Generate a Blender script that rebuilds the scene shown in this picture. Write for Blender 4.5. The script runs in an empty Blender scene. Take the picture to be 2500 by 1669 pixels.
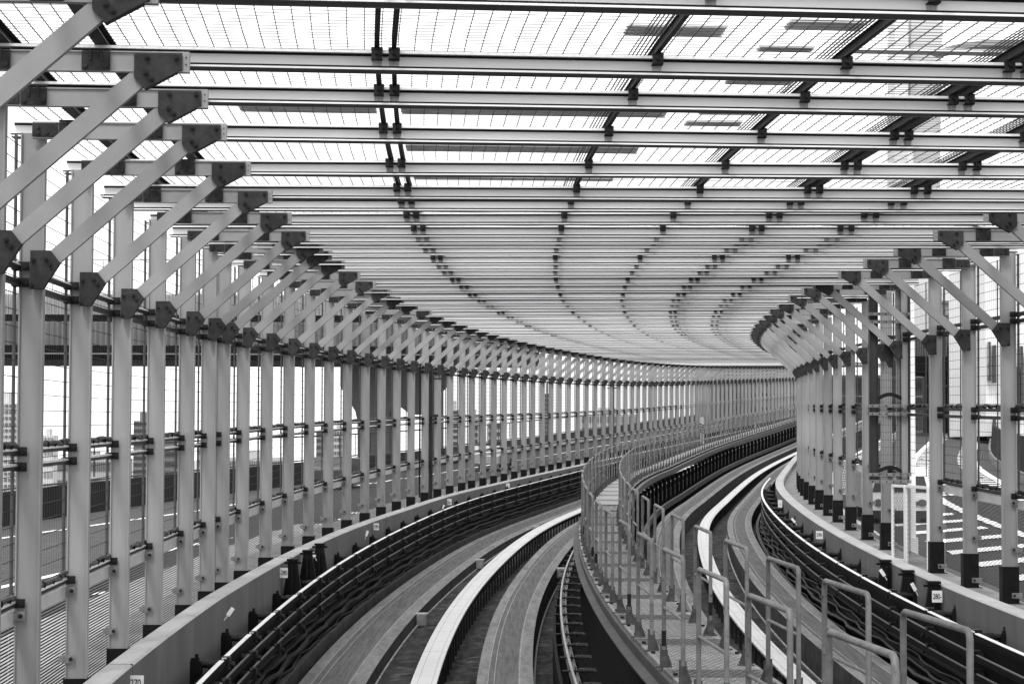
import bpy, bmesh, math, random
from mathutils import Vector, Matrix, Euler
random.seed(7)
R = math.radians
S = bpy.context.scene
COL = S.collection

# ------------------------------------------------------------------ camera
cam_d = bpy.data.cameras.new('camera'); cam = bpy.data.objects.new('camera', cam_d); COL.objects.link(cam)
cam_d.sensor_width = 36.0; cam_d.lens = 79.2; cam_d.clip_start = 0.1; cam_d.clip_end = 6000
cam.matrix_world = Matrix.Rotation(math.pi/2 + 0.0472, 4, 'X') @ Matrix.Rotation(0.00353, 4, 'Z')
S.camera = cam
# ------------------------------------------------------------------ sky: bright overcast
SUN_EL, SUN_ROT = R(58), R(200)
w = bpy.data.worlds.new('World'); S.world = w; w.use_nodes = True
nt = w.node_tree; nt.nodes.clear()
out = nt.nodes.new('ShaderNodeOutputWorld'); bg = nt.nodes.new('ShaderNodeBackground')
sky = nt.nodes.new('ShaderNodeTexSky'); sky.sky_type = 'NISHITA'; sky.sun_disc = False
sky.sun_elevation = SUN_EL; sky.sun_rotation = SUN_ROT; sky.air_density = 1.0; sky.dust_density = 6.0; sky.ozone_density = 0.5
bw = nt.nodes.new('ShaderNodeRGBToBW'); mx = nt.nodes.new('ShaderNodeMixRGB'); mx.inputs[0].default_value = 0.75
mx.inputs[2].default_value = (11.5, 11.5, 11.5, 1)          # cloud layer evens the clear sky out
nt.links.new(sky.outputs[0], bw.inputs[0]); nt.links.new(bw.outputs[0], mx.inputs[1])
nt.links.new(mx.outputs[0], bg.inputs[0]); bg.inputs[1].default_value = 0.10
nt.links.new(bg.outputs[0], out.inputs[0])
sun_d = bpy.data.lights.new('sun', 'SUN'); sun = bpy.data.objects.new('sun', sun_d); COL.objects.link(sun)
sun_d.energy = 1.2; sun_d.angle = R(12); sun_d.color = (1, 1, 1)
sun.rotation_euler = Vector((math.sin(SUN_ROT)*math.cos(SUN_EL), math.cos(SUN_ROT)*math.cos(SUN_EL), math.sin(SUN_EL))).to_track_quat('Z', 'Y').to_euler()
S.view_settings.view_transform = 'Standard'; S.view_settings.look = 'None'
S.view_settings.exposure = 1.0; S.view_settings.gamma = 1.0
S.render.engine = 'CYCLES'
S.cycles.max_bounces = 6; S.cycles.diffuse_bounces = 3

# ------------------------------------------------------------------ the line of the guideway
KS = [-6.75, 2.7, 10.8, 18.9, 27.0, 36.45, 48.6, 64.8, 83.7, 114.75]
KV = [0.006781, 0.007031, 0.00442, 0.0052, 0.002456, 0.006145, 0.00041, 0.003109, 0.000514, 0.000612]
GS = [-6.75, 4.05, 13.5, 24.3, 37.8, 60.75, 87.75, 114.75]
GV = [-0.00324, 0.01347, 0.02063, 0.02044, 0.01857, 0.02257, 0.03374, 0.03474]
X0, Z0, Y0, PHI0, TILT = -2.3967, 9.5717, 1.0040, -0.06483, -0.004208
ARM, HT, WD = 1.0135, 0.6773, 7.092
def interp(x, xs, ys):
    if x <= xs[0]: return ys[0]
    if x >= xs[-1]: return ys[-1]
    lo, hi = 0, len(xs)-1
    while hi-lo > 1:
        m = (lo+hi)//2
        if xs[m] <= x: lo = m
        else: hi = m
    t = (x-xs[lo])/(xs[hi]-xs[lo]); return ys[lo]*(1-t)+ys[hi]*t
DS = 0.25
CS = [-13.5 + DS*i for i in range(int(165/DS))]
ph, xx, zz, yy = [], [], [], []
a = b = c = e = 0.0
for s in CS:
    a += interp(s, KS, KV)*DS; ph.append(a)
o_ = interp(0, CS, ph); ph = [p-o_+PHI0 for p in ph]
for s, p in zip(CS, ph):
    b += math.sin(p)*DS; c += math.cos(p)*DS; e += interp(s, GS, GV)*DS
    xx.append(b); zz.append(c); yy.append(e)
ox, oz, oy = interp(0, CS, xx), interp(0, CS, zz), interp(0, CS, yy)
xx = [v-ox+X0 for v in xx]; zz = [v-oz+Z0 for v in zz]; yy = [v-oy+Y0 for v in yy]
def cidx(s):
    t = (s-CS[0])/DS; i = max(0, min(len(CS)-2, int(t))); return i, t-i
def phi(s):
    i, t = cidx(s); return ph[i]*(1-t)+ph[i+1]*t
def P(s, o=0.0, h=0.0):
    i, t = cidx(s); p = ph[i]*(1-t)+ph[i+1]*t
    X = xx[i]*(1-t)+xx[i+1]*t; Z = zz[i]*(1-t)+zz[i+1]*t; Y = yy[i]*(1-t)+yy[i+1]*t
    if s > 45 and h < -.9 and .3 < o < 6.9: Y += interp(s, [45, 62, 95, 130], [0, .15, .43, .62])*min(1.0, (o-.3)/3)   # the track bed banks up inside the far bend
    return Vector((X+o*math.cos(p), Z-o*math.sin(p), Y+h+o*TILT))
def place(ob, s, o=0.0, h=0.0, pitch=False, extra=0.0):
    ob.location = P(s, o, h)
    ob.rotation_euler = (math.atan(interp(s, GS, GV)) if pitch else 0.0, 0.0, -phi(s)+extra)
SL = [0.0, 1.07, 2.29, 4.03, 5.78, 7.49, 9.23, 10.62, 11.62, 13.1, 15.01, 16.95, 18.91, 20.84, 22.83, 24.88, 26.88, 28.89, 30.86, 32.84, 34.68, 36.49, 38.26, 39.72, 41.43, 43.08, 44.73, 46.44, 48.07, 49.68, 51.51, 53.24, 54.97, 56.95, 58.97, 61.01, 63.04, 65.01, 66.85, 68.59, 70.32, 71.99, 73.5, 75.14, 76.66, 77.89, 79.37, 80.94, 82.5, 84.07, 85.59, 87.16, 88.64, 90.07, 91.17, 92.32, 93.47, 94.57, 95.95, 97.47, 99.02, 100.6, 102.18, 103.68, 105.26, 106.82, 108.37, 109.84, 111.47, 113.19, 114.85, 116.59, 118.48, 120.26, 121.92, 123.4, 124.87, 126.47, 128.21, 129.96, 131.72]
SR = [8.47, 10.34, 12.13, 14.01, 16.42, 17.78, 19.78, 21.97, 24.1, 26.04, 28.1, 30.11, 32.05, 33.9, 35.76, 37.45, 39.34] + [39.34+1.9*i for i in range(1, 14)]

# ------------------------------------------------------------------ materials (all neutral: the photograph is black and white)
MATS = {}
RND = ('painted_steel', 'painted_brace', 'galvanised_plate', 'pale_beam_paint', 'weathered_galvanised_tube', 'checker_plate')
SHINY = ('cover_bright', 'dark_glass', 'aluminium_rail', 'truck_white')
def mat(name, v, rough=0.6, metal=0.0, var=0.0, scale=3.0, stretch=(1, 1, 1), bump=0.0, bscale=60.0, spots=None, brick=None):
    if name in MATS: return MATS[name]
    m = bpy.data.materials.new(name); m.use_nodes = True; t = m.node_tree; N = t.nodes; L = t.links
    p = N['Principled BSDF']; p.inputs['Roughness'].default_value = rough; p.inputs['Metallic'].default_value = metal
    p.inputs['Base Color'].default_value = (v, v, v, 1)
    p.inputs['Specular IOR Level'].default_value = 0.4 if name in SHINY else (0.15 if v > .1 else .05)
    geo = N.new('ShaderNodeNewGeometry'); mp = N.new('ShaderNodeMapping'); mp.inputs['Scale'].default_value = stretch
    L.new(geo.outputs['Position'], mp.inputs['Vector'])
    last = None
    if var:
        n = N.new('ShaderNodeTexNoise'); n.inputs['Scale'].default_value = scale; n.inputs['Detail'].default_value = 6; n.inputs['Roughness'].default_value = 0.65
        L.new(mp.outputs[0], n.inputs['Vector'])
        r = N.new('ShaderNodeMapRange'); r.inputs['From Min'].default_value = 0.3; r.inputs['From Max'].default_value = 0.7
        r.inputs['To Min'].default_value = v*(1-var); r.inputs['To Max'].default_value = min(0.92, v*(1+var))
        L.new(n.outputs['Fac'], r.inputs['Value']); last = r.outputs[0]
    if spots:                                    # (scale, threshold, value) patches of dirt or wear
        n2 = N.new('ShaderNodeTexNoise'); n2.inputs['Scale'].default_value = spots[0]; n2.inputs['Detail'].default_value = 8; n2.inputs['Roughness'].default_value = 0.7
        mp2 = N.new('ShaderNodeMapping'); mp2.inputs['Scale'].default_value = spots[3] if len(spots) > 3 else (1, 1, 1); mp2.inputs['Location'].default_value = (3, 7, 1)
        L.new(geo.outputs['Position'], mp2.inputs['Vector']); L.new(mp2.outputs[0], n2.inputs['Vector'])
        r2 = N.new('ShaderNodeMapRange'); r2.inputs['From Min'].default_value = spots[1]; r2.inputs['From Max'].default_value = spots[1]+0.12
        L.new(n2.outputs['Fac'], r2.inputs['Value'])
        mm = N.new('ShaderNodeMix'); mm.data_type = 'FLOAT'
        L.new(r2.outputs[0], mm.inputs[0])
        if last: L.new(last, mm.inputs[2])
        else: mm.inputs[2].default_value = v
        mm.inputs[3].default_value = spots[2]; last = mm.outputs[0]
    if last and name in RND:                     # no two members are painted or weathered quite alike
        oi = N.new('ShaderNodeObjectInfo'); rr = N.new('ShaderNodeMapRange'); rr.inputs['To Min'].default_value = .84; rr.inputs['To Max'].default_value = 1.08
        ml = N.new('ShaderNodeMath'); ml.operation = 'MULTIPLY'
        L.new(oi.outputs['Random'], rr.inputs['Value']); L.new(last, ml.inputs[0]); L.new(rr.outputs[0], ml.inputs[1]); last = ml.outputs[0]
    if last: L.new(last, p.inputs['Base Color'])
    if bump:
        nb = N.new('ShaderNodeTexNoise'); nb.inputs['Scale'].default_value = bscale; nb.inputs['Detail'].default_value = 5
        L.new(geo.outputs['Position'], nb.inputs['Vector'])
        bp = N.new('ShaderNodeBump'); bp.inputs['Strength'].default_value = bump; bp.inputs['Distance'].default_value = 0.01
        L.new(nb.outputs['Fac'], bp.inputs['Height']); L.new(bp.outputs[0], p.inputs['Normal'])
    MATS[name] = m; return m
POST = mat('painted_steel', 0.275, 0.5, var=0.10, scale=2.5, stretch=(4, 4, .5), bump=.05, spots=(6, .62, .25, (3, 3, .35)))
BRACE = mat('painted_brace', 0.265, 0.5, var=0.10, scale=3, bump=.05)
GUS = mat('galvanised_plate', 0.042, 0.55, 0.3, var=0.3, scale=18, bump=.1, spots=(9, .58, .07))
BOLT = mat('dark_bolt', 0.03, 0.4, 0.5)
BLACK = mat('black_sleeve', 0.013, 0.5, var=.3, scale=12)
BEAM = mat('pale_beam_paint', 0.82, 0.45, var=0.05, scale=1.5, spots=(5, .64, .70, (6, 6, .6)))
BEAMU = mat('beam_underside_shade', 0.07, 0.5, var=0.1, scale=3)  # shade below the flange put into the colour
SEALSHADE = mat('black_seal_and_shade', 0.015, 0.6)
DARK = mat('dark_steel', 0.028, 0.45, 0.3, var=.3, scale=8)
PURL = mat('purlin_steel', 0.025, 0.5, 0.2, var=.2, scale=6)
BRK = mat('clip_plate', 0.035, 0.5, 0.3, var=.4, scale=25)
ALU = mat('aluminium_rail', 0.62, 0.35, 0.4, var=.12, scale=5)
WIRE = mat('mesh_wire', 0.04, 0.5, 0.2)
WIREL = mat('pale_wire', 0.07, 0.5, 0.2)
CONCF = mat('parapet_face_shaded', 0.12, 0.8, var=0.22, scale=1.1, stretch=(1.5, 1.5, .5), bump=.15, bscale=25, spots=(1.6, .54, .10, (2.5, 2.5, .3)))  # darker than the cap: side's shade put into the colour; streaks are stains
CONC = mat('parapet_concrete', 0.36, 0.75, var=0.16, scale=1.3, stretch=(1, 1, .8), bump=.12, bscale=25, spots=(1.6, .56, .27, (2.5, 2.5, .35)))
SLAB = mat('running_concrete', 0.135, 0.85, var=0.38, scale=2.0, stretch=(5, .5, 1), bump=.5, bscale=70, spots=(16, .52, .22))
TRACKW = mat('tyre_track', 0.088, 0.8, var=0.38, scale=3.5, stretch=(9, .35, 1), bump=.3, bscale=90, spots=(20, .56, .15))
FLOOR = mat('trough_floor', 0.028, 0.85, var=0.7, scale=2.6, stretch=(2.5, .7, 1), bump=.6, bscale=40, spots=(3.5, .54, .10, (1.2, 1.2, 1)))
VOID = mat('black_steel_and_shade', 0.006, 0.7, var=.4, scale=5)  # black steel; the dimness of troughs and voids is put into this colour
WHITE = mat('white_cover_plate', 0.43, 0.45, var=0.05, scale=3, spots=(5, .58, .34, (6, .5, 1)))
TUBE = mat('weathered_galvanised_tube', 0.15, 0.55, 0.35, var=0.3, scale=9, bump=.2, bscale=60, spots=(22, .57, .05))
PLATE = mat('checker_plate', 0.21, 0.55, 0.15, var=0.18, scale=5, bump=.4, bscale=50, spots=(7, .57, .13))
ASPH = mat('asphalt', 0.07, 0.9, var=.25, scale=4, bump=.4, bscale=30)
PAINTW = mat('road_paint', 0.78, 0.7, var=.08, scale=4)
BARR = mat('dark_barrier', 0.010, 0.6, var=.3, scale=1.2)
CABLE = mat('cable_sheath', 0.01, 0.5, var=.4, scale=9)
TAG = mat('white_tag', 0.82, 0.5)
BLKTXT = mat('black_lettering', 0.01, 0.6)
DECKG = mat('deck_cladding', 0.16, 0.6, var=.1, scale=.6)
PIERG = mat('pier_paint', 0.09, 0.7, var=.1, scale=.3)
FARLT = mat('pale_panel', 0.66, 0.6, var=.06, scale=.5)

# ------------------------------------------------------------------ mesh builder
class MB:
    def __init__(s): s.v = []; s.f = []; s.m = []
    def add(s, vs, fs, mi=0):
        n = len(s.v); s.v += [tuple(q) for q in vs]
        for f in fs: s.f.append([n+i for i in f]); s.m.append(mi)
    def box(s, x0, x1, y0, y1, z0, z1, mi=0):
        s.add([(x0,y0,z0),(x1,y0,z0),(x1,y1,z0),(x0,y1,z0),(x0,y0,z1),(x1,y0,z1),(x1,y1,z1),(x0,y1,z1)],
              [(0,3,2,1),(4,5,6,7),(0,1,5,4),(1,2,6,5),(2,3,7,6),(3,0,4,7)], mi)
    def prism(s, poly, y0, y1, mi=0):           # polygon in x,z pushed along y
        n = len(poly)
        s.add([(x, y0, z) for x, z in poly]+[(x, y1, z) for x, z in poly],
              [tuple(range(n)), tuple(range(2*n-1, n-1, -1))]+[(i, i+n, (i+1) % n+n, (i+1) % n) for i in range(n)], mi)
    def cyl(s, p, q, r, n=8, mi=0, r2=None, caps=True):
        p = Vector(p); q = Vector(q); d = (q-p)
        if d.length < 1e-6: return
        d.normalize(); u = d.orthogonal().normalized(); w_ = d.cross(u); r2 = r if r2 is None else r2
        vs = []
        for c_, rr in ((p, r), (q, r2)):
            for k in range(n):
                t = 2*math.pi*k/n; vs.append(c_+u*(rr*math.cos(t))+w_*(rr*math.sin(t)))
        fs = [(k, (k+1) % n, n+(k+1) % n, n+k) for k in range(n)]
        if caps: fs += [tuple(range(n-1, -1, -1)), tuple(range(n, 2*n))]
        s.add(vs, fs, mi)
    def bar(s, p, q, wx, wz, mi=0):             # rectangular bar between two points
        p = Vector(p); q = Vector(q); d = (q-p).normalized(); up = Vector((0, 0, 1))
        sd = d.cross(up)
        if sd.length < 1e-3: sd = Vector((1, 0, 0))
        sd.normalize(); u = sd.cross(d).normalized(); vs = []
        for c_ in (p, q):
            for a_, b_ in ((-1,-1),(1,-1),(1,1),(-1,1)): vs.append(c_+sd*(a_*wx/2)+u*(b_*wz/2))
        s.add(vs, [(3,2,1,0),(4,5,6,7),(0,1,5,4),(1,2,6,5),(2,3,7,6),(3,0,4,7)], mi)
    def tube(s, pts, r, n=8, mi=0):
        pts = [Vector(p) for p in pts]; base = len(s.v); prev = None
        for i, p in enumerate(pts):
            d = (pts[min(i+1, len(pts)-1)]-pts[max(i-1, 0)]).normalized()
            u = d.orthogonal().normalized() if prev is None else (prev-d*prev.dot(d)).normalized()
            prev = u; w_ = d.cross(u)
            for k in range(n):
                t = 2*math.pi*k/n; s.v.append(tuple(p+u*(r*math.cos(t))+w_*(r*math.sin(t))))
        for i in range(len(pts)-1):
            for k in range(n):
                s.f.append([base+i*n+k, base+i*n+(k+1) % n, base+(i+1)*n+(k+1) % n, base+(i+1)*n+k]); s.m.append(mi)
        s.f.append([base+k for k in range(n-1, -1, -1)]); s.m.append(mi)
        e_ = base+(len(pts)-1)*n; s.f.append([e_+k for k in range(n)]); s.m.append(mi)
    def sweep(s, prof, s0, s1, ds=1.0, mi=0, mis=None, fn=None):   # closed (o,h) outline carried along the guideway
        n = len(prof); k = max(1, int(math.ceil((s1-s0)/ds))); base = len(s.v)
        for i in range(k+1):
            t = s0+(s1-s0)*i/k
            for o, h in prof:
                if fn: o, h = fn(t, o, h)
                s.v.append(tuple(P(t, o, h)))
        for i in range(k):
            for j in range(n):
                s.f.append([base+i*n+j, base+i*n+(j+1) % n, base+(i+1)*n+(j+1) % n, base+(i+1)*n+j]); s.m.append(mis[j] if mis else mi)
        s.f.append([base+j for j in range(n-1, -1, -1)]); s.m.append(mi)
        s.f.append([base+k*n+j for j in range(n)]); s.m.append(mi)
    def mesh(s, name, mats):
        me = bpy.data.meshes.new(name); me.from_pydata(s.v, [], s.f)
        for m in (mats if isinstance(mats, (list, tuple)) else [mats]): me.materials.append(m)
        me.polygons.foreach_set('material_index', s.m)
        bm = bmesh.new(); bm.from_mesh(me); bmesh.ops.recalc_face_normals(bm, faces=bm.faces); bm.to_mesh(me); bm.free()
        return me
    def obj(s, name, mats, parent=None, smooth=False, bevel=0.0):
        me = s.mesh(name, mats)
        if bevel:
            bm = bmesh.new(); bm.from_mesh(me)
            eds = [e_ for e_ in bm.edges if len(e_.link_faces) == 2 and e_.calc_face_angle(0) > 1.0]
            bmesh.ops.bevel(bm, geom=eds, offset=bevel, segments=1, affect='EDGES', clamp_overlap=True); bm.to_mesh(me); bm.free()
        if smooth:
            me.polygons.foreach_set('use_smooth', [True]*len(me.polygons))
            try: me.set_sharp_from_angle(angle=R(40))
            except Exception: pass
        o = bpy.data.objects.new(name, me); COL.objects.link(o)
        if parent: o.parent = parent
        return o
def tag(o, label=None, cat=None, group=None, kind=None):
    if label: o['label'] = label
    if cat: o['category'] = cat
    if group: o['group'] = group
    if kind: o['kind'] = kind
    return o
def root(name):
    o = bpy.data.objects.new(name, None); COL.objects.link(o); o.empty_display_size = .1; return o
def dup(r, skip=()):
    c_ = r.copy(); COL.objects.link(c_)
    for ch in list(r.children):
        if ch.name.split('.')[0] in skip: continue
        d_ = ch.copy(); COL.objects.link(d_); d_.parent = c_
        for g in list(ch.children):
            if g.name.split('.')[0] in skip: continue
            h_ = g.copy(); COL.objects.link(h_); h_.parent = d_
    return c_
ONES = ['first','second','third','fourth','fifth','sixth','seventh','eighth','ninth','tenth','eleventh','twelfth','thirteenth','fourteenth','fifteenth','sixteenth','seventeenth','eighteenth','nineteenth']
TENS = {2:'twenty',3:'thirty',4:'forty',5:'fifty',6:'sixty',7:'seventy',8:'eighty',9:'ninety'}
TENTH = {2:'twentieth',3:'thirtieth',4:'fortieth',5:'fiftieth',6:'sixtieth',7:'seventieth',8:'eightieth',9:'ninetieth'}
def nth(k):
    if k < 20: return ONES[k-1]
    return TENTH[k//10] if k % 10 == 0 else TENS[k//10]+'-'+ONES[k % 10-1]

# ================================================================== SETTING
def struct(mb, name, mats, smooth=False):
    return tag(mb.obj(name, mats, smooth=smooth), kind='structure')
m = MB(); m.add([(-4000,-200,-32),(4000,-200,-32),(4000,5000,-32),(-4000,5000,-32)], [(0,1,2,3)]); struct(m, 'water', mat('harbour_water', .16, .3, var=.2, scale=.05))
# guideway deck and its troughs
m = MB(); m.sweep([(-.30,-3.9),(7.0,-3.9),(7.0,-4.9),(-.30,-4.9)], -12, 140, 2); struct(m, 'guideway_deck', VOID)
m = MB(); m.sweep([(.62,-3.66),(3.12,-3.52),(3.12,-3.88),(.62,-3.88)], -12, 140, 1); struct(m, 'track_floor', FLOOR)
m = MB(); s_ = -4.0
while s_ < 60:
    for o0, h0, o1, h1 in ((1.30,-3.617,1.80,-3.592), (2.05,-3.574,2.40,-3.556), (4.82,-3.348,5.10,-3.346), (5.33,-3.345,5.64,-3.343)):
        m.add([P(s_, o0, h0), P(s_+.03, o0, h0), P(s_+.03+random.uniform(-.02, .02), o1, h1), P(s_+random.uniform(-.02, .02), o1, h1)], [(0,1,2,3)])
    s_ += 3.95
struct(m, 'floor_joint', VOID)
m = MB()
for o_, h_ in ((1.305, -3.60), (2.925, -3.515), (5.63, -3.33)): m.sweep([(o_,h_),(o_+.018,h_),(o_+.018,h_-.03),(o_,h_-.03)], -8, 60, .5)
struct(m, 'mortar_edge', mat('mortar', .26, .8, var=.7, scale=14))
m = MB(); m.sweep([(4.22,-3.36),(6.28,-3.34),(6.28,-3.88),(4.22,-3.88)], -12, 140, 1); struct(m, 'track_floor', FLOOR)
def slab(o0, o1, h, th, name='running_path'):
    w_ = o1-o0; m = MB()
    m.sweep([(o0,h),(o0+.20*w_,h),(o0+.20*w_,h-.003),(o0+.73*w_,h-.003),(o0+.73*w_,h),(o1,h),(o1,h-th),(o0,h-th)], -12, 140, .7, mis=[0,0,1,1,0,3,3,3])
    for f_ in (.19, .30, .75): m.sweep([(o0+f_*w_,h+.0015),(o0+f_*w_+.007,h+.0015),(o0+f_*w_+.007,h-.002),(o0+f_*w_,h-.002)], -8, 60, .7, mi=2)
    return struct(m, name, [SLAB, TRACKW, mat('worn_line', .24, .8, var=.4, scale=6), mat('slab_side_shade', .055, .85, var=.5, scale=5, bump=.3, bscale=30)])  # slab sides get a darker colour that paints their shade
slab(.64, 1.29, -3.47, .3); slab(2.40, 2.915, -3.25, .36); slab(4.33, 4.80, -3.06, .4); slab(5.65, 6.11, -3.05, .4)
# roads either side
m = MB(); m.sweep([(-9.5,-2.9),(-.32,-2.9),(-.32,-3.3),(-9.5,-3.3)], -12, 140, 2); struct(m, 'road', ASPH)
m = MB(); m.sweep([(7.02,-2.7),(16.5,-2.7),(16.5,-3.2),(7.02,-3.2)], -12, 160, 2); struct(m, 'road', ASPH)
m = MB(); m.sweep([(6.76,-2.46),(7.35,-2.46),(7.35,-2.72),(6.76,-2.72)], -12, 140, 2); struct(m, 'kerb', mat('kerb_concrete', .2, .8, var=.3, scale=3))
m = MB(); m.sweep([(-1.9,-2.888),(-.62,-2.888),(-.62,-2.93),(-1.9,-2.93)], -12, 30, 2); struct(m, 'verge', mat('verge_pale', .27, .8, var=.25, scale=2))
m = MB(); m.sweep([(-.62,-2.62),(.083,-2.62),(.083,-2.92),(-.62,-2.92)], -12, 140, 2); struct(m, 'kerb', MATS['kerb_concrete'])
m = MB()
def stripe(mb, o0, o1, s0, s1, h): mb.sweep([(o0,h),(o1,h),(o1,h-.003),(o0,h-.003)], s0, s1, 1.5)
def edgeL(t): return interp(t, [0, 25, 29, 34, 60, 140], [-6.8, -5.78, -5.28, -4.75, -4.2, -4.2])
m.sweep([(-.05,-2.892),(.05,-2.892),(.05,-2.896),(-.05,-2.896)], 0, 130, 1.5, fn=lambda t, o, h: (edgeL(t)+o, h))
m.sweep([(-.06,-2.892),(.06,-2.892),(.06,-2.896),(-.06,-2.896)], 6, 26, 1.5, fn=lambda t, o, h: (interp(t, [6, 16, 26], [-4.2, -3.27, -2.3])+o, h))
for q in range(14):
    s_ = 4+q*2.3; o_ = -1.0-.25*(q % 3)
    m.add([P(s_, o_-.5, -2.892), P(s_+.35, o_-.5, -2.892), P(s_+1.5, o_+.5, -2.892), P(s_+1.1, o_+.5, -2.892)], [(0,1,2,3)])
tag(m.obj('road_marking', PAINTW), kind='structure')
m = MB()
for oc, wd in ((7.75, .07), (10.0, .1), (12.0, .1)):
    stripe(m, oc-wd, oc+wd, 12, 140, -2.690)
q = 18.0
while q < 120:
    L_ = .28+q*.004
    for oc, dd in ((7.9, .5), (10.12, .45), (11.45, .42)):
        if oc > 11 or q > 40: m.add([P(q, oc, -2.690), P(q+L_, oc, -2.690), P(q+L_+.3, oc+dd, -2.690), P(q+.3, oc+dd, -2.690)], [(0,1,2,3)])
    q += .75+q*.012
for q in range(9):
    s_ = 16+q*2.3
    m.add([P(s_, 8.3, -2.690), P(s_+.7, 8.3, -2.690), P(s_+2.6, 9.7, -2.690), P(s_+1.9, 9.7, -2.690)], [(0,1,2,3)])
tag(m.obj('road_marking', PAINTW), kind='structure')

# ================================================================== WALLS, RAILS, LONG THINGS
def longthing(name, label, cat, prof, s0, s1, mats, ds=1.0, mis=None, group=None, fn=None, smooth=False):
    m = MB(); m.sweep(prof, s0, s1, ds, mis=mis, fn=fn); return tag(m.obj(name, mats, smooth=smooth), label, cat, group)
def parh(t): return interp(t, [3.5, 9.5, 14, 21, 29, 41, 55], [-2.41, -2.402, -2.43, -2.478, -2.545, -2.58, -2.59])
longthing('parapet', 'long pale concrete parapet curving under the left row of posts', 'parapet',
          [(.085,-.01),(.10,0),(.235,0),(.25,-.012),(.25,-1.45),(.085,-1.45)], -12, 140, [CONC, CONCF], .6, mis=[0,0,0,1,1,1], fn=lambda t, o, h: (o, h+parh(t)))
lp = bpy.data.objects['parapet']
for s_ in (4.6, 15.2, 25.6, 36.2, 56.0):
    m = MB(); m.sweep([(.0845,.001),(.2505,.001),(.2505,-1.4),(.245,-1.4),(.245,-.004),(.0845,-.004)], s_, s_+.012, .02, fn=lambda t, o, h: (o, h+parh(t))); m.obj('expansion_joint', SEALSHADE, lp)
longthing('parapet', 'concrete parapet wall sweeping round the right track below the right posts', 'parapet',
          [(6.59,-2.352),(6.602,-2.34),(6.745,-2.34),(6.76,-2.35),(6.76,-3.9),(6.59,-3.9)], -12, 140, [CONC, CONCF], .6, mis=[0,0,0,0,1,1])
m = MB(); m.sweep([(-6.95,-2.9),(-6.75,-2.9),(-6.8,-2.33),(-6.9,-2.33)], 0, 140, 2, fn=lambda t, o, h: (o+1.05+edgeL(t)*0+interp(t, [0, 29, 60, 140], [-1.05, -1.0, 0, 0]), h))
bl = tag(m.obj('road_barrier', BARR), 'low black barrier along the far edge of the left road', 'barrier')
m = MB(); m.sweep([(-6.88,-2.30),(-6.82,-2.30),(-6.82,-2.27),(-6.88,-2.27)], 0, 140, 2, fn=lambda t, o, h: (o+1.05+interp(t, [0, 29, 60, 140], [-1.05, -1.0, 0, 0]), h)); m.obj('top_rail', WIREL, bl)
m = MB(); m.sweep([(7.30,-2.7),(7.42,-2.7),(7.40,-2.05),(7.32,-2.05)], 48, 140, 2)
br = tag(m.obj('road_barrier', BARR), 'dark barrier between right road and guideway with a thin top rail', 'barrier')
m = MB(); m.sweep([(7.34,-1.95),(7.37,-1.95),(7.37,-1.92),(7.34,-1.92)], 48, 140, 2)
for k in range(60): p = P(48+k*1.5, 7.355, -2.06); m.box(p.x-.01, p.x+.01, p.y-.01, p.y+.01, p.z, p.z+.13)
m.obj('top_rail', WIREL, br)

# centre cover strips with seams, legs and side bolts
def cover(oc0, oc1, h, label, s1):
    r_ = root('cable_cover'); tag(r_, label, 'cover')
    m = MB(); s_ = -8.0; k = 0
    while s_ < s1:
        L_ = 1.02 if k % 5 else 1.0
        g = .022 if k % 5 == 0 else .009
        m.sweep([(oc0,h),(oc1,h),(oc1,h-.02),(oc0,h-.02)], s_, s_+L_-g, .52); s_ += L_; k += 1
    m.obj('cover_plate', WHITE, r_)
    m = MB(); m.sweep([(oc0+.03,h-.021),(oc1-.03,h-.021),(oc1-.03,h-.09),(oc0+.03,h-.09)], -8, s1, 1); m.obj('duct', VOID, r_)
    m = MB(); s_ = -8.0
    while s_ < s1:
        for o0 in (oc0-.012, oc1-.004):
            p = P(s_, o0+.008, h-.02); m.box(p.x-.009, p.x+.009, p.y-.02, p.y+.02, p.z-.03, p.z+.008)
        s_ += .34
    tag(m.obj('clip', SEALSHADE, r_), kind='stuff')
    m = MB(); s_ = -8.0
    while s_ < s1:
        for o0 in (oc0+.02, oc1-.02):
            p = P(s_, o0, h); m.box(p.x-.012, p.x+.012, p.y-.03, p.y+.03, p.z-.42, p.z-.02)
        s_ += .6
    tag(m.obj('leg', DARK, r_), kind='stuff')
    m = MB()
    for oo in (.26, .80): m.sweep([(oc0+(oc1-oc0)*oo-.0015,h+.0015),(oc0+(oc1-oc0)*oo+.0015,h+.0015),(oc0+(oc1-oc0)*oo+.0015,h-.002),(oc0+(oc1-oc0)*oo-.0015,h-.002)], -8, min(s1, 60), 1)
    m.obj('seam', mat('seam_grey', .16), r_)
cover(1.812, 2.045, -3.245, 'bright white segmented cover strip down the middle of the left track', 120)
cover(5.11, 5.31, -3.10, 'bright white segmented cover strip curving down the middle of the right track', 100)

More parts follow.
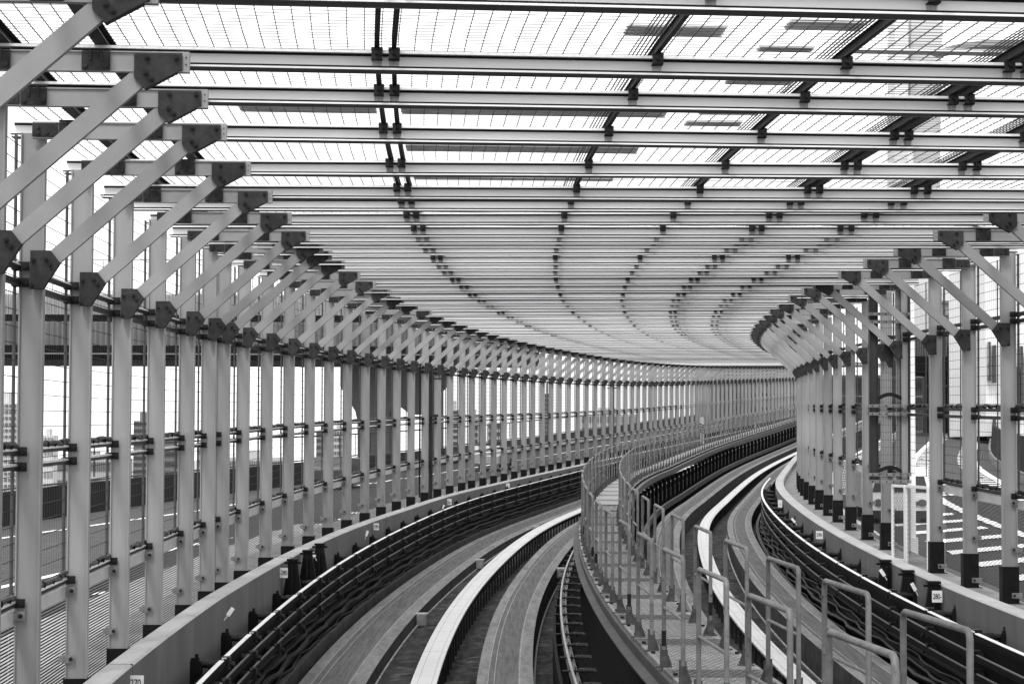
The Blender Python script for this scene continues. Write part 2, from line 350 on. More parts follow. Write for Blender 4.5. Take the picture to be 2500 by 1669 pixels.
# steel guide rails and dark channels
longthing('guide_rail', 'steel guide rail with a bright top edge, right of the left track', 'rail',
          [(3.195,-2.92),(3.215,-2.92),(3.215,-2.955),(3.205,-2.975),(3.27,-2.985),(3.27,-3.01),(3.195,-3.01)], -12, 130, [mat('worn_steel', .26, .5, 0, var=.25, scale=9), mat('rail_web', .13, .5, .2, var=.3, scale=6), mat('rusty_steel', .06, .6, .2, var=.3, scale=6)], .7, mis=[0,1,1,1,1,1,1])
longthing('guide_rail', 'dull steel guide rail running beside the right track under the walkway', 'rail',
          [(4.18,-2.90),(4.23,-2.90),(4.23,-3.02),(4.10,-3.06),(4.10,-3.03),(4.18,-3.0)], -12, 130, MATS['rusty_steel'], .8)
longthing('edge_channel', 'grey steel channel beam along the left side of the walkway', 'beam',
          [(3.388,-2.262),(3.408,-2.255),(3.408,-2.345),(3.345,-2.365),(3.345,-2.355),(3.396,-2.335),(3.396,-2.29),(3.388,-2.29)], -12, 40, MATS['rusty_steel'], .7)
longthing('edge_channel', 'grey channel beam along the right underside of the walkway', 'beam',
          [(3.975,-2.29),(4.04,-2.29),(4.04,-2.40),(4.03,-2.41),(3.975,-2.41)], 8, 130, mat('channel_grey', .08, .5, .2, var=.2, scale=3), .8)
longthing('kerb_channel', 'low dark steel channel beside the outer edge of the left track', 'beam',
          [(.50,-3.40),(.56,-3.40),(.56,-3.60),(.50,-3.60)], -8, 90, mat('channel_dark', .05, .6, .1, var=.5, scale=3), .7)
longthing('kerb_channel', 'low dark steel channel beside the outer edge of the right track', 'beam',
          [(6.20,-3.16),(6.25,-3.16),(6.25,-3.34),(6.20,-3.34)], -8, 60, MATS['channel_dark'], .7)
# trough side walls
longthing('trough_wall', 'black steel side wall of the left track trough', 'wall', [(3.12,-3.1),(3.15,-3.1),(3.15,-3.88),(3.12,-3.88)], -12, 130, VOID, 1)

# conductor rails with bright lengths
def conductor(o, hs, d, label, s0, s1, sup0):
    for j, h in enumerate(hs):
        r_ = root('conductor_rail'); tag(r_, ['upper','middle','lower'][j]+' of three '+label, 'rail', None)
        m = MB(); m.sweep([(o-.012,h-.008),(o+.012,h-.008),(o+.012,h-.05),(o-.012,h-.05)], s0, s1, .7); m.obj('rail_body', VOID, r_)
        s_ = sup0-2*6; wd = .019 if j == 0 else .009
        while s_ < s1-2:
            if s_ > s0:
                a_, b_ = s_+.085, s_+1.975-.085
                m = MB(); oo = o-d*.01
                m.sweep([(oo-wd,h-.004),(oo-wd*.8,h),(oo+wd*.8,h),(oo+wd,h-.004),(oo+wd,h-.014),(oo-wd,h-.014)], a_, b_, .5)
                m.obj('cover_and_glint', mat('cover_bright', .80, .35, .1, var=.06, scale=3) if j == 0 else mat('tube_highlight', .15, .4, .3, var=.15, scale=4), r_)  # on the lower two rails thin pale strips paint highlights on black tube
            s_ += 1.975
conductor(.52, (-2.69, -2.855, -3.0), 1, 'conductor rails with pale strips on the left parapet side', -8, 66, 7.69)
conductor(6.31, (-2.50, -2.665, -2.81), -1, 'conductor rails with pale strips along the right parapet', -8, 46, 8.2)
longthing('cable_board', 'black backing board behind the left conductor rails', 'board', [(.40,-2.77),(.41,-2.77),(.41,-3.8),(.40,-3.8)], -8, 100, VOID, .8)
longthing('cable_board', 'black backing board behind the right conductor rails', 'board', [(6.42,-2.59),(6.43,-2.59),(6.43,-3.8),(6.42,-3.8)], -8, 60, VOID, .8)
# insulator supports
def support(sgn):
    r_ = root('rail_support')
    m = MB(); m.box(-.03, .03, -.03, .03, -1.2, .0); m.box(-.05, .05, -.045, -.03, -1.2, -.02); m.box(-.05, .05, .03, .045, -1.2, -.05)
    m.obj('upright', BLACK, r_)
    for k, z in enumerate((-.02, -.185, -.33)):
        m = MB(); L_ = .33
        m.cyl((sgn*.03, 0, z-.03), (sgn*.1, 0, z-.03), .026, 8); m.cyl((sgn*.1, 0, z-.03), (sgn*.24, 0, z-.03), .036, 10); m.cyl((sgn*.24, 0, z-.03), (sgn*.3, 0, z-.03), .024, 8)
        m.box(sgn*.235-.032, sgn*.235+.032, -.06, .06, z-.06, z+.03)
        m.cyl((sgn*-.02, 0, z-.02), (sgn*-.10, 0, z-.02), .012, 6); m.cyl((sgn*.01, 0, z-.06), (sgn*.01, 0, z+.05), .014, 6)
        m.cyl((sgn*.17, -.045, z-.03), (sgn*.17, .045, z-.03), .014, 6)
        m.obj('insulator', mat('insulator', .02, .35, .1, var=.4, scale=20), r_, smooth=True)
    return r_
supL = support(1); supR = support(-1)
for k in range(30):
    s_ = 7.69+1.975*(k-2); r_ = supL if k == 0 else dup(supL); place(r_, s_, .285, -2.70)
    tag(r_, nth(k+1)+' black insulator bracket from the bottom along the left conductor rails', 'bracket', 'insulator brackets of the left conductor rails')
for k in range(19):
    s_ = 8.2+1.985*(k-3); r_ = supR if k == 0 else dup(supR); place(r_, s_, 6.60, -2.50)
    tag(r_, nth(k+1)+' black insulator bracket from the bottom right along the right conductor rails', 'bracket', 'insulator brackets of the right conductor rails')
# tall black tapered brackets on the parapets
def tall(sgn):
    m = MB(); m.prism([(-.045,0),(.045,0),(.05,-.05),(.12,-.5),(-.12,-.5),(-.05,-.05)], -.03, .03); m.box(-.06, .06, -.05, .05, -.012, .012); m.cyl((-.09,0,-.03), (.09,0,-.03), .012, 6)
    m.box(-.012, .012, -.10, .03, -.45, -.06)
    return m.obj('tapered_bracket', BLACK)
tb = tall(1); first = True
for side, lst, o, h in (('left', (14.43, 15.87, 17.06), .36, -2.414), ('right', (10.9, 12.3, 13.75), 6.53, -2.325)):
    for k, s_ in enumerate(lst):
        t_ = tb if first else tb.copy()
        if not first: COL.objects.link(t_)
        first = False; place(t_, s_, o, h)
        tag(t_, ['nearest','middle','farthest'][k]+' of three tall black tapered brackets against the '+side+' parapet', 'bracket', 'tapered brackets on the '+side+' parapet')
# small white name tags beside the conductor rails
for k, (s_, o, h, z) in enumerate([(9.6, .33, -2.52, .6), (16.4, .36, -2.48, -.5), (22.5, .33, -2.60, .3), (33.0, .33, -2.70, .4), (11.6, 6.47, -2.42, -.5), (13.4, 6.45, -2.42, -.6), (24.5, 6.47, -2.46, -.7)]):
    m = MB(); m.box(-.017, .017, -.002, .002, -.04, .04); m.cyl((-.004,.004,-.09), (0,.004,-.03), .004, 5)
    t_ = m.obj('name_tag', TAG); place(t_, s_, o, h); t_.rotation_euler[1] = z
    tag(t_, 'small tilted white tag, '+nth(k+1 if k < 4 else k-3)+' from the front on the '+('left' if k < 4 else 'right')+' conductor rails', 'tag')
# cable runs in the troughs
for side, o0, h0, n_ in (('left', .47, -3.12, 7), ('right', 6.36, -2.98, 7)):
    for k in range(n_):
        m = MB(); pts = []; pa = random.random()*6; pb = random.random()*6; s_ = -6.0
        while s_ < 62:
            oo = o0+(.012*k if side == 'left' else -.02*k)+.02*math.sin(s_*3.1+pa)+.01*math.sin(s_*7+pb)
            hh = h0-.085*k*(1 if side == 'left' else .8)+.010*math.sin(s_*(1.1+.13*k)+pb)+.005*math.sin(s_*(3.1+.4*k)+pa)
            pts.append(P(s_, oo, hh)); s_ += .3
        m.tube(pts, .013+.006*(k % 3), 6)
        tag(m.obj('power_cable', CABLE if k % 2 else mat('cable_grey', .018, .5, var=.4, scale=8), smooth=True), 'sagging dark cable in the '+side+' trough, '+nth(k+1)+' down from the top', 'cable', 'cables lying in the '+side+' trough')
longthing('cable_ledge', 'dark ledge carrying cables below the left conductor rails', 'ledge', [(.25,-3.75),(.50,-3.75),(.50,-3.80),(.25,-3.80)], -8, 90, VOID, 1)

for side, o_, hh_ in (('left', .44, (-3.10, -3.22, -3.36, -3.50)), ('right', 6.39, (-2.92, -3.03, -3.15))):
    for k, h in enumerate(hh_): longthing('conduit', 'straight dark conduit along the '+side+' backing board, '+nth(k+1)+' down', 'conduit', [(o_-.018,h-.02),(o_+.018,h-.02),(o_+.018,h+.02),(o_-.018,h+.02)], -8, 64, mat('conduit_dark', .035, .5, .2, var=.4, scale=4), .7, group='conduits along the '+side+' board')
# boxes at the slab edges
for k, (s_, o, h) in enumerate([(19.8, 1.36, -3.52), (29.65, 1.36, -3.50), (40.1, 1.35, -3.48), (25.2, 2.98, -3.31)]):
    r_ = root('joint_box'); place(r_, s_, o, h)
    m = MB(); m.box(-.065, .065, -.09, .09, -.10, .045); m.obj('housing', mat('box_grey', .2, .6, var=.3, scale=12), r_, bevel=.004)
    m = MB(); m.box(-.075, .075, -.075, .0, .047, .058); m.box(-.075, .075, .03, .10, .047, .058); m.obj('lid', mat('box_lid', .35, .5, var=.2, scale=12), r_)
    tag(r_, ['nearest small grey junction box on the edge of the left running slab', 'second small grey junction box up the left running slab', 'farthest small grey junction box up the left running slab', 'small grey junction box on the running slab next to the walkway'][k], 'junction box', 'junction boxes on the slab edges')

# guide-rail clamps between the left guide rail and the walkway
def clamp():
    r_ = root('rail_clamp')
    m = MB(); m.cyl((-.10,0,0), (.16,0,0), .011, 8); m.cyl((.0,0,0), (.012,0,0), .038, 10); m.cyl((.09,0,0), (.10,0,0), .034, 10); m.cyl((.03,0,0), (.07,0,0), .022, 6)
    m.obj('bolt', DARK, r_, smooth=True)
    m = MB(); m.box(.05, .19, .12, .42, -.14, -.012); m.obj('bracket', mat('bracket_black', .022, .5, .2, var=.4, scale=10), r_)
    m = MB(); m.box(.03, .06, -.05, .05, -.5, -.03); m.obj('strut', VOID, r_)
    return r_
cl = clamp()
for k in range(34):
    r_ = cl if k == 0 else dup(cl); place(r_, 8.2+k*1.02, 3.235, -2.955)
    tag(r_, (nth(k+1)+' bolt clamp from the bottom between left guide rail and walkway') if k < 20 else 'tiny distant bolt clamp between left guide rail and walkway', 'clamp', 'bolt clamps along the left guide rail' if k < 20 else 'far bolt clamps along the left guide rail')

# ================================================================== WALKWAY
m = MB(); m.sweep([(3.15,-2.5),(3.20,-2.5),(3.20,-3.9),(3.15,-3.9)], -12, 40, 1)
m = MB()
wk = root('walkway'); tag(wk, 'narrow raised steel walkway of pale chequered plates between the two tracks', 'walkway')
def plate_mesh(s0, s1):
    m = MB(); m.sweep([(3.41,-2.24),(3.96,-2.24),(3.96,-2.262),(3.41,-2.262)], s0, s1-.012, .6)
    if s0 < 24:                                   # raised chequer ribs near the camera
        n_ = int((s1-s0)/.055)
        for i in range(n_):
            for j in range(12):
                sc = s0+.03+i*.055; oc = 3.44+j*.043+(.02 if i % 2 else 0)
                dx = .014 if (i+j) % 2 else -.014
                if oc > 3.93: continue
                a_ = P(sc-.010, oc-dx, -2.2385); b_ = P(sc+.010, oc+dx, -2.2385)
                m.bar(a_, b_, .007, .004)
    return m
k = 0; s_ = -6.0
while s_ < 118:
    o = plate_mesh(s_, s_+1.36).obj('floor_plate', PLATE, wk); o = plate_mesh(s_+1.36, s_+1.78).obj('shadow_band_plate', mat('plate_shadowed', .10, .6, .2, var=.3, scale=12), wk); s_ += 1.78; k += 1  # every second plate darkened to paint a beam's shadow across the walkway
m = MB(); m.sweep([(3.43,-2.263),(3.46,-2.263),(3.46,-2.42),(3.43,-2.42)], -8, 120, 1); m.sweep([(3.90,-2.263),(3.93,-2.263),(3.93,-2.42),(3.90,-2.42)], -8, 120, 1); m.obj('bearer', VOID, wk)
m = MB(); s_ = -6.0
while s_ < 60:
    for o_ in (3.435, 3.935):
        for t_ in (0, .6, 1.2):
            p = P(s_+t_+.25, o_, -2.238); m.box(p.x-.012, p.x+.012, p.y-.012, p.y+.012, p.z, p.z+.012)
    s_ += 1.78
tag(m.obj('fixing_bolt', SEALSHADE, wk), kind='stuff')

def hoop(Lh, Rr, tape):
    r_ = root('handrail_hoop'); H_ = .66; n = 10
    m = MB(); rr = .0125; pts = [(0,0,0), (0,0,H_-.03), (0,.008,H_-.009), (0,.03,H_), (0,Lh-.03,H_), (0,Lh-.008,H_-.009), (0,Lh,H_-.03), (0,Lh,0)]
    m.tube(pts, rr, n); m.obj('tube_frame', TUBE, r_, smooth=True)
    m = MB(); m.tube([(0,.0,.335), (0,Lh,.335)], .0085, 8); m.obj('mid_bar', TUBE, r_, smooth=True)
    for y in (0, Lh):
        m = MB(); sg = 1 if Rr else -1
        m.prism([(sg*.018,.0),(sg*.022,.13),(-sg*.0,.13),(-sg*.045,.02),(-sg*.045,0)] if 1 else [], y-.004, y+.004)
        m.box(-.02, .02, y+.014, y+.020, 0, .12); m.box(-.02, .02, y-.020, y-.014, 0, .10)
        m.cyl((0,y-.026,.085), (0,y+.028,.085), .010, 6); m.box(-.05, .04, y-.03, y+.03, 0, .008)
        m.obj('base_bracket', mat('bracket_grey', .07, .5, .3, var=.4, scale=20), r_)
    return r_
hL = hoop(.86, False, 0); hR = hoop(.88, True, 0)
def tape(r_, y, z):
    m = MB(); m.cyl((0,y,z), (0,y,z+.085), .0136, 12); m.obj('black_tape', SEALSHADE, r_, smooth=True)
fl = fr = True
for k in range(66):
    s_ = -3.2+1.775*k
    if s_ > 112: break
    r_ = hL if k == 0 else dup(hL, ('black_tape',)); place(r_, s_, interp(s_, [-3, -.6, 1.3, 5], [3.30, 3.365, 3.415, 3.45]), -2.24, True)
    if k in (2, 3, 5, 7, 8, 10, 12): tape(r_, .86 if k in (3, 7) else 0, .12)
    tag(r_, (nth(k+1)+' handrail hoop from the front on the left side of the walkway') if k < 24 else 'distant thin handrail hoop on the left side of the walkway', 'handrail', 'walkway handrail hoops, left row' if k < 24 else 'far walkway handrail hoops, left row')
for k in range(66):
    s_ = -2.3+1.80*k
    if s_ > 112: break
    r_ = hR if k == 0 else dup(hR, ('black_tape',)); place(r_, s_, interp(s_, [-2.3, -.4, 1.4, 5], [3.78, 3.85, 3.89, 3.915]), -2.24, True)
    if k in (3, 4, 6, 9): tape(r_, 0 if k != 3 else .88, .13)
    tag(r_, (nth(k+1)+' handrail hoop from the front on the right side of the walkway') if k < 24 else 'distant thin handrail hoop on the right side of the walkway', 'handrail', 'walkway handrail hoops, right row' if k < 24 else 'far walkway handrail hoops, right row')
# uprights under the far stretch of the walkway
m = MB(); m.box(-.05, .05, -.11, .11, -.55, 0); up = m.obj('walkway_prop', VOID)
m2 = MB(); m2.box(.051, .054, -.05, .05, -.09, -.05); t_ = m2.obj('reflector', mat('reflector', .8, .4), up)
m2 = MB(); m2.box(.051, .056, -.07, .07, -.42, -.3); m2.box(.051, .056, -.07, .07, -.28, -.2); m2.obj('grey_panel', mat('panel_grey', .10, .5, var=.4, scale=8), up)
for k in range(62):
    r_ = up if k == 0 else dup(up); place(r_, 20+k*1.35, 3.98, -2.48)
    tag(r_, (nth(k+1)+' black prop from the front under the far walkway') if k < 30 else 'small distant black prop under the walkway', 'prop', 'black props under the walkway' if k < 30 else 'far black props under the walkway')
# square striped marker post on the far walkway
r_ = root('marker_post'); place(r_, 63, 3.42, -1.70); tag(r_, 'square pale marker post with slanting stripes standing on the far walkway', 'post')
m = MB(); m.box(-.06, .06, -.05, .05, -.5, .36); m.obj('post', mat('marker_pale', .3, .6, var=.1), r_)
m = MB()
for k in range(4): m.prism([(-.061,-.12+k*.08),(.061,-.17+k*.08),(.061,-.13+k*.08),(-.061,-.08+k*.08)], -.054, -.0505)
m.obj('stripe', SEALSHADE, r_)

# ================================================================== POST FRAMES
RL = (-1.05, -1.13, -1.84, -1.905, -2.31)
RRt = (-.765, -.835, -1.52, -1.58, -1.99, -2.39)
def frame(side, base_lo, base_hi, levels, detail=True, post_lo=None):
    r_ = root('post_frame'); X = (lambda x: x) if side == 'L' else (lambda x: -x)
    def bx(mb, x0, x1, *a_): mb.box(min(X(x0), X(x1)), max(X(x0), X(x1)), *a_)
    def pr(mb, poly, *a_): mb.prism([(X(x), z) for x, z in poly], *a_)
    lo = base_hi if post_lo is None else post_lo
    m = MB(); bx(m, -.060, .050, -.045, -.037, lo, HT-.052); bx(m, .050, .060, -.060, .012, lo, HT-.052); bx(m, -.068, -.060, -.060, .012, lo, HT-.052); 
    m.obj('post', POST, r_)
    if post_lo is None:
        m = MB(); bx(m, -.078, .070, -.068, .068, base_lo+.012, base_hi+.012); bx(m, -.11, .10, -.10, .10, base_lo-.01, base_lo+.012); m.obj('base_sleeve', BLACK, r_)
    m = MB(); bx(m, .0, ARM, -.108, -.064, HT-.088, HT-.082); bx(m, .0, ARM, -.108, -.064, HT-.006, HT); bx(m, .0, ARM, -.100, -.094, HT-.082, HT-.006); bx(m, ARM-.030, ARM, -.108, -.064, HT-.082, HT-.006)
    m.obj('arm', BRACE, r_)
    # brace between the two gussets, a channel seen on its flat side
    p0 = Vector((.10, -.055)); p1 = Vector((ARM-.205, HT-.105)); d_ = (p1-p0).normalized(); nrm = Vector((-d_.y, d_.x)); hw = .040
    m = MB(); pr(m, [tuple(p0-nrm*hw), tuple(p1-nrm*hw), tuple(p1+nrm*hw), tuple(p0+nrm*hw)], -.104, -.098)
    for sg in (-1, 1): pr(m, [tuple(p0+nrm*(hw*sg)), tuple(p1+nrm*(hw*sg)), tuple(p1+nrm*(hw*sg-.006*sg)), tuple(p0+nrm*(hw*sg-.006*sg))], -.098, -.064)
    m.obj('brace', BRACE, r_)
    def bolts(mb, pts, y=-.122):
        for x, z in pts: mb.cyl((X(x), y+.002, z), (X(x), y-.012, z), .0115, 8, 1); mb.cyl((X(x), y-.012, z), (X(x), y-.019, z), .006, 6, 1)
    m = MB(); pr(m, [(0,0),(.103,0),(.153,-.063),(.066,-.201),(0,-.201)], -.122, -.062); kg = m.obj('knee_gusset', GUS, r_)
    for b_ in [(.016,-.05),(.082,-.047),(.105,-.075),(.010,-.185)]:
        m = MB(); bolts(m, [b_]); m.obj('bolt', [GUS, BOLT], kg)
    q = lambda x, z: (ARM+x, HT+z)
    m = MB(); pr(m, [q(-.232,-.013),q(-.030,-.013),q(-.030,-.077),q(-.186,-.163),q(-.232,-.113)], -.122, -.062); ag = m.obj('arm_gusset', GUS, r_)
    for b_ in [q(-.178,-.028),q(-.053,-.028),q(-.182,-.095),q(-.158,-.120)]:
        m = MB(); bolts(m, [b_]); m.obj('bolt', [GUS, BOLT], ag)
    for z in (-.025, -.055):
        m = MB(); m.cyl((X(ARM-.014), -.107, HT+z), (X(ARM-.014), -.111, HT+z), .0035, 6, 0); m.obj('end_hole', BOLT, ag)
    for x in (.20, .62):
        m = MB(); bx(m, x-.06, x+.06, -.118, -.109, HT-.085, HT-.006); bx(m, x-.06, x+.06, -.125, -.064, HT+.002, HT+.007)
        for dx in (-.044, .044): m.cyl((X(x+dx), -.117, HT-.066), (X(x+dx), -.130, HT-.066), .010, 8)
        for dx in (-.022, .022): m.cyl((X(x+dx), -.121, HT-.045), (X(x+dx), -.121, HT+.0), .006, 6)
        m.obj('purlin_bracket', BRK, r_)
    if detail:
        m = MB(); bx(m, 0, .13, -.116, -.109, HT-.080, HT-.008)
        for x, z in ((.03,-.03),(.03,-.06),(.075,-.06)): m.cyl((X(x), -.115, HT+z), (X(x), -.127, HT+z), .0105, 8)
        m.obj('end_plate', BRK, r_)
    for k, z in enumerate(levels+((-.08, -.165) if side == 'L' else (.02, .08))):
        m = MB(); light = k in (3, 4) or z < -2.35; yo = -.008 if z < -2.35 else 0
        bx(m, -.085, -.012, -.068+yo, -.061+yo, z-.024, z+.024); m.cyl((X(-.032), -.066+yo, z), (X(-.032), -.080+yo, z), .012, 8, 1); m.cyl((X(-.032), -.062+yo, z), (X(-.032), -.071+yo, z), .018, 10, 0)
        bx(m, -.105, -.075, -.075, .0, z-.02, z+.02)
        m.obj('rail_clip', [mat('clip_light', .22, .5, .2, var=.2, scale=20) if light else DARK, BOLT], r_)
    return r_
fL = frame('L', -2.62, -2.44, RL); used = False
GL = 'arched steel post frames of the left wall'
fr_s = [-3.6, -1.55] + SL
for k, s_ in enumerate(fr_s):
    far = k > 26
    r_ = fL if k == 0 else dup(fL, ('rail_clip', 'end_plate', 'bolt', 'end_hole') if k > 52 else ('end_plate', 'end_hole') if far else ())
    place(r_, s_)
    if k < 44: lab = nth(k+1)+' grey steel post with slanting brace from the near end of the left wall'; g = GL
    else: lab = 'thin distant grey post with knee brace in the tightly packed far left row'; g = 'distant packed post frames of the left wall'
    tag(r_, lab, 'post frame', g)
fR = frame('R', -2.47, -2.15, RRt)
fR4 = None
for k, s_ in enumerate([4.8, 6.62] + SR):
    if k == 6:
        r_ = frame('R', -2.44, -2.15, (), True, -1.60)
    else:
        r_ = fR if k == 0 else dup(fR, ('rail_clip', 'end_plate', 'bolt', 'end_hole') if k > 22 else ())
    place(r_, s_, WD)
    lab = (nth(k+1)+' grey steel post with slanting brace from the near end of the right wall') if k < 20 else 'distant grey post with knee brace hidden in the overlapping right row'
    tag(r_, lab, 'post frame', 'arched steel post frames of the right wall' if k < 20 else 'distant overlapping post frames of the right wall')

# rails between the posts
def rail_prof(o, h, w_=.022, t=.03): return [(o-w_/2,h-t/2),(o+w_/2,h-t/2),(o+w_/2,h+t/2),(o-w_/2,h+t/2)]
def wallrails(side, levels, o, s0, s1, top):
    names = ['upper mid-height', 'lower mid-height', 'upper sill', 'lower sill']
    for k, h in enumerate(levels[:3]):
        two = (ALU, DARK)
        m = MB()
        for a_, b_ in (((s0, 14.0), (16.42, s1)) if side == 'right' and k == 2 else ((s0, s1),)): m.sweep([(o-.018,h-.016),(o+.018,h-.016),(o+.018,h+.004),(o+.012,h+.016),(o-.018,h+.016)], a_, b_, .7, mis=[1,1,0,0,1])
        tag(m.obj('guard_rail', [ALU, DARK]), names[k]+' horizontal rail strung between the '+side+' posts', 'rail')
        if k in (0, 2):
            rr_ = root('cable_bundle'); tag(rr_, 'knotty dark bundle of cables tied along the '+names[k]+' rail of the '+side+' wall', 'cables')
            for c_ in range(2):
                m = MB()
                for a_, b_ in (((s0, 14.0), (16.42, min(s1, 85))) if side == 'right' and k == 2 else ((s0, min(s1, 85)),)):
                    pts = []; s_ = a_
                    while s_ < b_:
                        pts.append(P(s_, o+.008*math.sin(s_*9+c_*2)+.004, h+.028+.011*c_+.004*math.sin(s_*13+c_)+.004*math.sin(s_*5))); s_ += .11
                    m.tube(pts, .010+.003*c_, 6); m.obj('cable', mat('bundle_grey', .07, .5, var=.5, scale=15), rr_, smooth=True)
            m = MB(); s_ = s0
            while s_ < min(s1, 50):
                if side == 'right' and k == 2 and 13.8 < s_ < 16.5: s_ += .28; continue
                p = P(s_+random.uniform(-.05, .05), o, h+.028); m.cyl(p+Vector((0,-.004,0)), p+Vector((0,.004,0)), .024, 8); s_ += .28
            tag(m.obj('cable_tie', SEALSHADE, rr_), kind='stuff')
    h = levels[3]
    m = MB()
    for a_, b_ in (((s0, 14.0), (16.42, s1)) if side == 'right' else ((s0, s1),)): m.sweep([(o-.005,h-.045),(o+.005,h-.045),(o+.005,h+.028),(o-.005,h+.028)], a_, b_, .7)
    tag(m.obj('sill_plate', ALU), 'bright punched sill plate above the slatted panels of the '+side+' wall', 'sill plate')
    for k, h in enumerate(top):
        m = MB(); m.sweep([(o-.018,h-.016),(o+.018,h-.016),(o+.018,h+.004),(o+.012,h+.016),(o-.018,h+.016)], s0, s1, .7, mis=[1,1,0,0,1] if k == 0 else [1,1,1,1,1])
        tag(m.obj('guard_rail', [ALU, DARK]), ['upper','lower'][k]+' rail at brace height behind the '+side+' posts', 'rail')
wallrails('left', RL, -.075, -8, 132, (-.08, -.165))
wallrails('right', RRt[:5], WD+.075, -2, 64, (.08, .02))

# mesh panels in the bays (one shared mesh, stretched to the bay)
def mesh_panel(z0, z1, mid=True, w_=.0008):
    m = MB(); nv = 20
    for i in range(nv+1):
        y = i/nv; m.add([(-w_,y,z0),(w_,y,z0),(w_,y,z1),(-w_,y,z1),(0,y-.0004,z0),(0,y+.0004,z0),(0,y+.0004,z1),(0,y-.0004,z1)], [(0,1,2,3),(4,5,6,7)])
    z = z0
    while z < z1: m.box(-.001, .001, 0, 1, z-.0021, z+.0021, 1); z += .088
    return m.mesh('mesh_fence', [WIREL, WIRE])
def slat_panel(z0, z1, st=.0185, th=.0095):
    m = MB(); z = z0; n = 2
    while z < z1:
        zz_ = [z+(.002 if i == 1 else 0) for i in range(n+1)]
        vs = []
        for i in range(n+1): vs += [(0, i/n, zz_[i]), (0, i/n, zz_[i]+th)]
        m.add(vs, [(2*i, 2*i+1, 2*i+3, 2*i+2) for i in range(n)]); z += st
    return m.mesh('slat_fence', [mat('slat_grey', .03, .6, .1)])
MP_L = mesh_panel(-1.80, .62); MP_F = mesh_panel(-1.80, .62, True, .0026); SP_L = slat_panel(-2.60, -1.96); MP_R = mesh_panel(-1.50, .62); SP_R = slat_panel(-2.44, -1.65, .0125, .0066)
def frame_panel(z0, z1, mid):
    m = MB(); m.box(-.005, .005, -.004, .004, z0, z1, 0)
    return m.mesh('panel_edge', [mat('edge_grey', .08, .5, .2)])
FE_L = frame_panel(-1.80, .62, True); FE_R = frame_panel(-1.50, .62, True)
def bay(me, edge, name, s0, s1, o, side, k, near, extra=None):
    a_, b_ = P(s0, o), P(s1, o); d_ = b_-a_
    ob = bpy.data.objects.new(name, me); COL.objects.link(ob); ob.location = a_
    ob.rotation_euler = (math.atan2(d_.z, math.hypot(d_.x, d_.y)), 0, -math.atan2(d_.x, d_.y)); ob.scale = (1, d_.length, 1)
    if edge:
        for y_ in (.012, .5, .988):
            e_ = bpy.data.objects.new('panel_edge', edge); COL.objects.link(e_); e_.parent = ob; e_.location = (0, y_, 0)
    what = 'wire mesh panel' if name == 'mesh_fence' else 'slatted lower panel'
    if k < near: tag(ob, nth(k+1)+' '+what+' from the near end of the '+side+' wall', 'mesh fence' if name == 'mesh_fence' else 'slatted fence', what+'s of the '+side+' wall')
    else: tag(ob, 'distant foreshortened '+what+' between far '+side+' posts', 'mesh fence' if name == 'mesh_fence' else 'slatted fence', 'far '+what+'s of the '+side+' wall')
fs_ = [-5.5]+fr_s
for k in range(len(fs_)-1):
    if fs_[k] > 110: break
    bay(MP_L if k < 24 else MP_F, FE_L, 'mesh_fence', fs_[k], fs_[k+1], -.10, 'left', k, 44); bay(SP_L, None, 'slat_fence', fs_[k], fs_[k+1], -.11, 'left', k, 44)
rs_ = [2.9, 4.8, 6.62]+SR
for k in range(len(rs_)-1):
    bay(MP_R, FE_R, 'mesh_fence', rs_[k], rs_[k+1], WD+.10, 'right', k, 20); 
    if k != 6: bay(SP_R, None, 'slat_fence', rs_[k], rs_[k+1], WD+.11, 'right', k, 20)

# ================================================================== ROOF
BH = .098; OFF0 = -.045
def beam_mesh():
    m = MB()
    m.box(0, 1, -.004, 0, .0, BH)                                  # web
    m.box(0, 1, -.036, -.004, BH-.012, BH)                          # top flange
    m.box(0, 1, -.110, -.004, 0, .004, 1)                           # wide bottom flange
    m.box(0, 1, -.118, -.110, 0, .008)                              # its lip
    m.box(0, 1, -.0075, -.004, .006, .030, 2); m.box(0, 1, -.0075, -.004, BH-.022, BH-.012, 2)  # upper strip paints the top flange's shadow; lower one is a dark line
    m.box(0, 1, -.113, -.109, .008, .017, 2)
    return m.mesh('beam_body', [BEAM, BEAMU, SEALSHADE])
BM = beam_mesh()
m = MB(); m.box(-.024, .024, -.050, -.042, BH-.040, BH+.012); m.box(-.026, .026, -.052, -.004, BH+.002, BH+.008); m.cyl((0,-.048,BH-.010), (0,-.066,BH-.010), .012, 8); m.cyl((.012,-.048,BH-.022), (.012,-.060,BH-.022), .007, 6)
m.box(-.024, .024, -.050, -.004, BH-.040, BH-.036); m.add([(-.020,-.0046,.022),(.020,-.0046,.022),(.022,-.0046,BH-.036),(-.022,-.0046,BH-.036)], [(0,1,2,3)], 1); CLIP = m.mesh('purlin_clip', [BRK, mat('dirt_stain', .42, .7, var=.35, scale=30, stretch=(4, 4, .6))])
PUR = [1.81, 1.885, 3.04, 3.88, 4.61, 4.69, 5.33, 5.42]
def purl_o(o, s): return o+interp(s, [0, 13, 60], [0, .12, .25]) if 1 else o
roof = [(-3.6,-3.6),(-1.47,-1.45),(.08,.10),(1.15,1.13),(2.57,2.53),(4.37,3.89),(5.89,5.42),(6.84,6.23),(8.13,7.25),(9.36,8.60),(10.21,9.32),(10.70,9.84),(11.70,10.64),(13.18,12.14),(14.21,13.26),(15.45,14.43),(17.17,16.09),(19.03,17.86),(20.92,19.58),(22.91,21.32),(24.58,23.0)]
for s_ in SL[16:]: roof.append((s_+.08, s_-1.6))
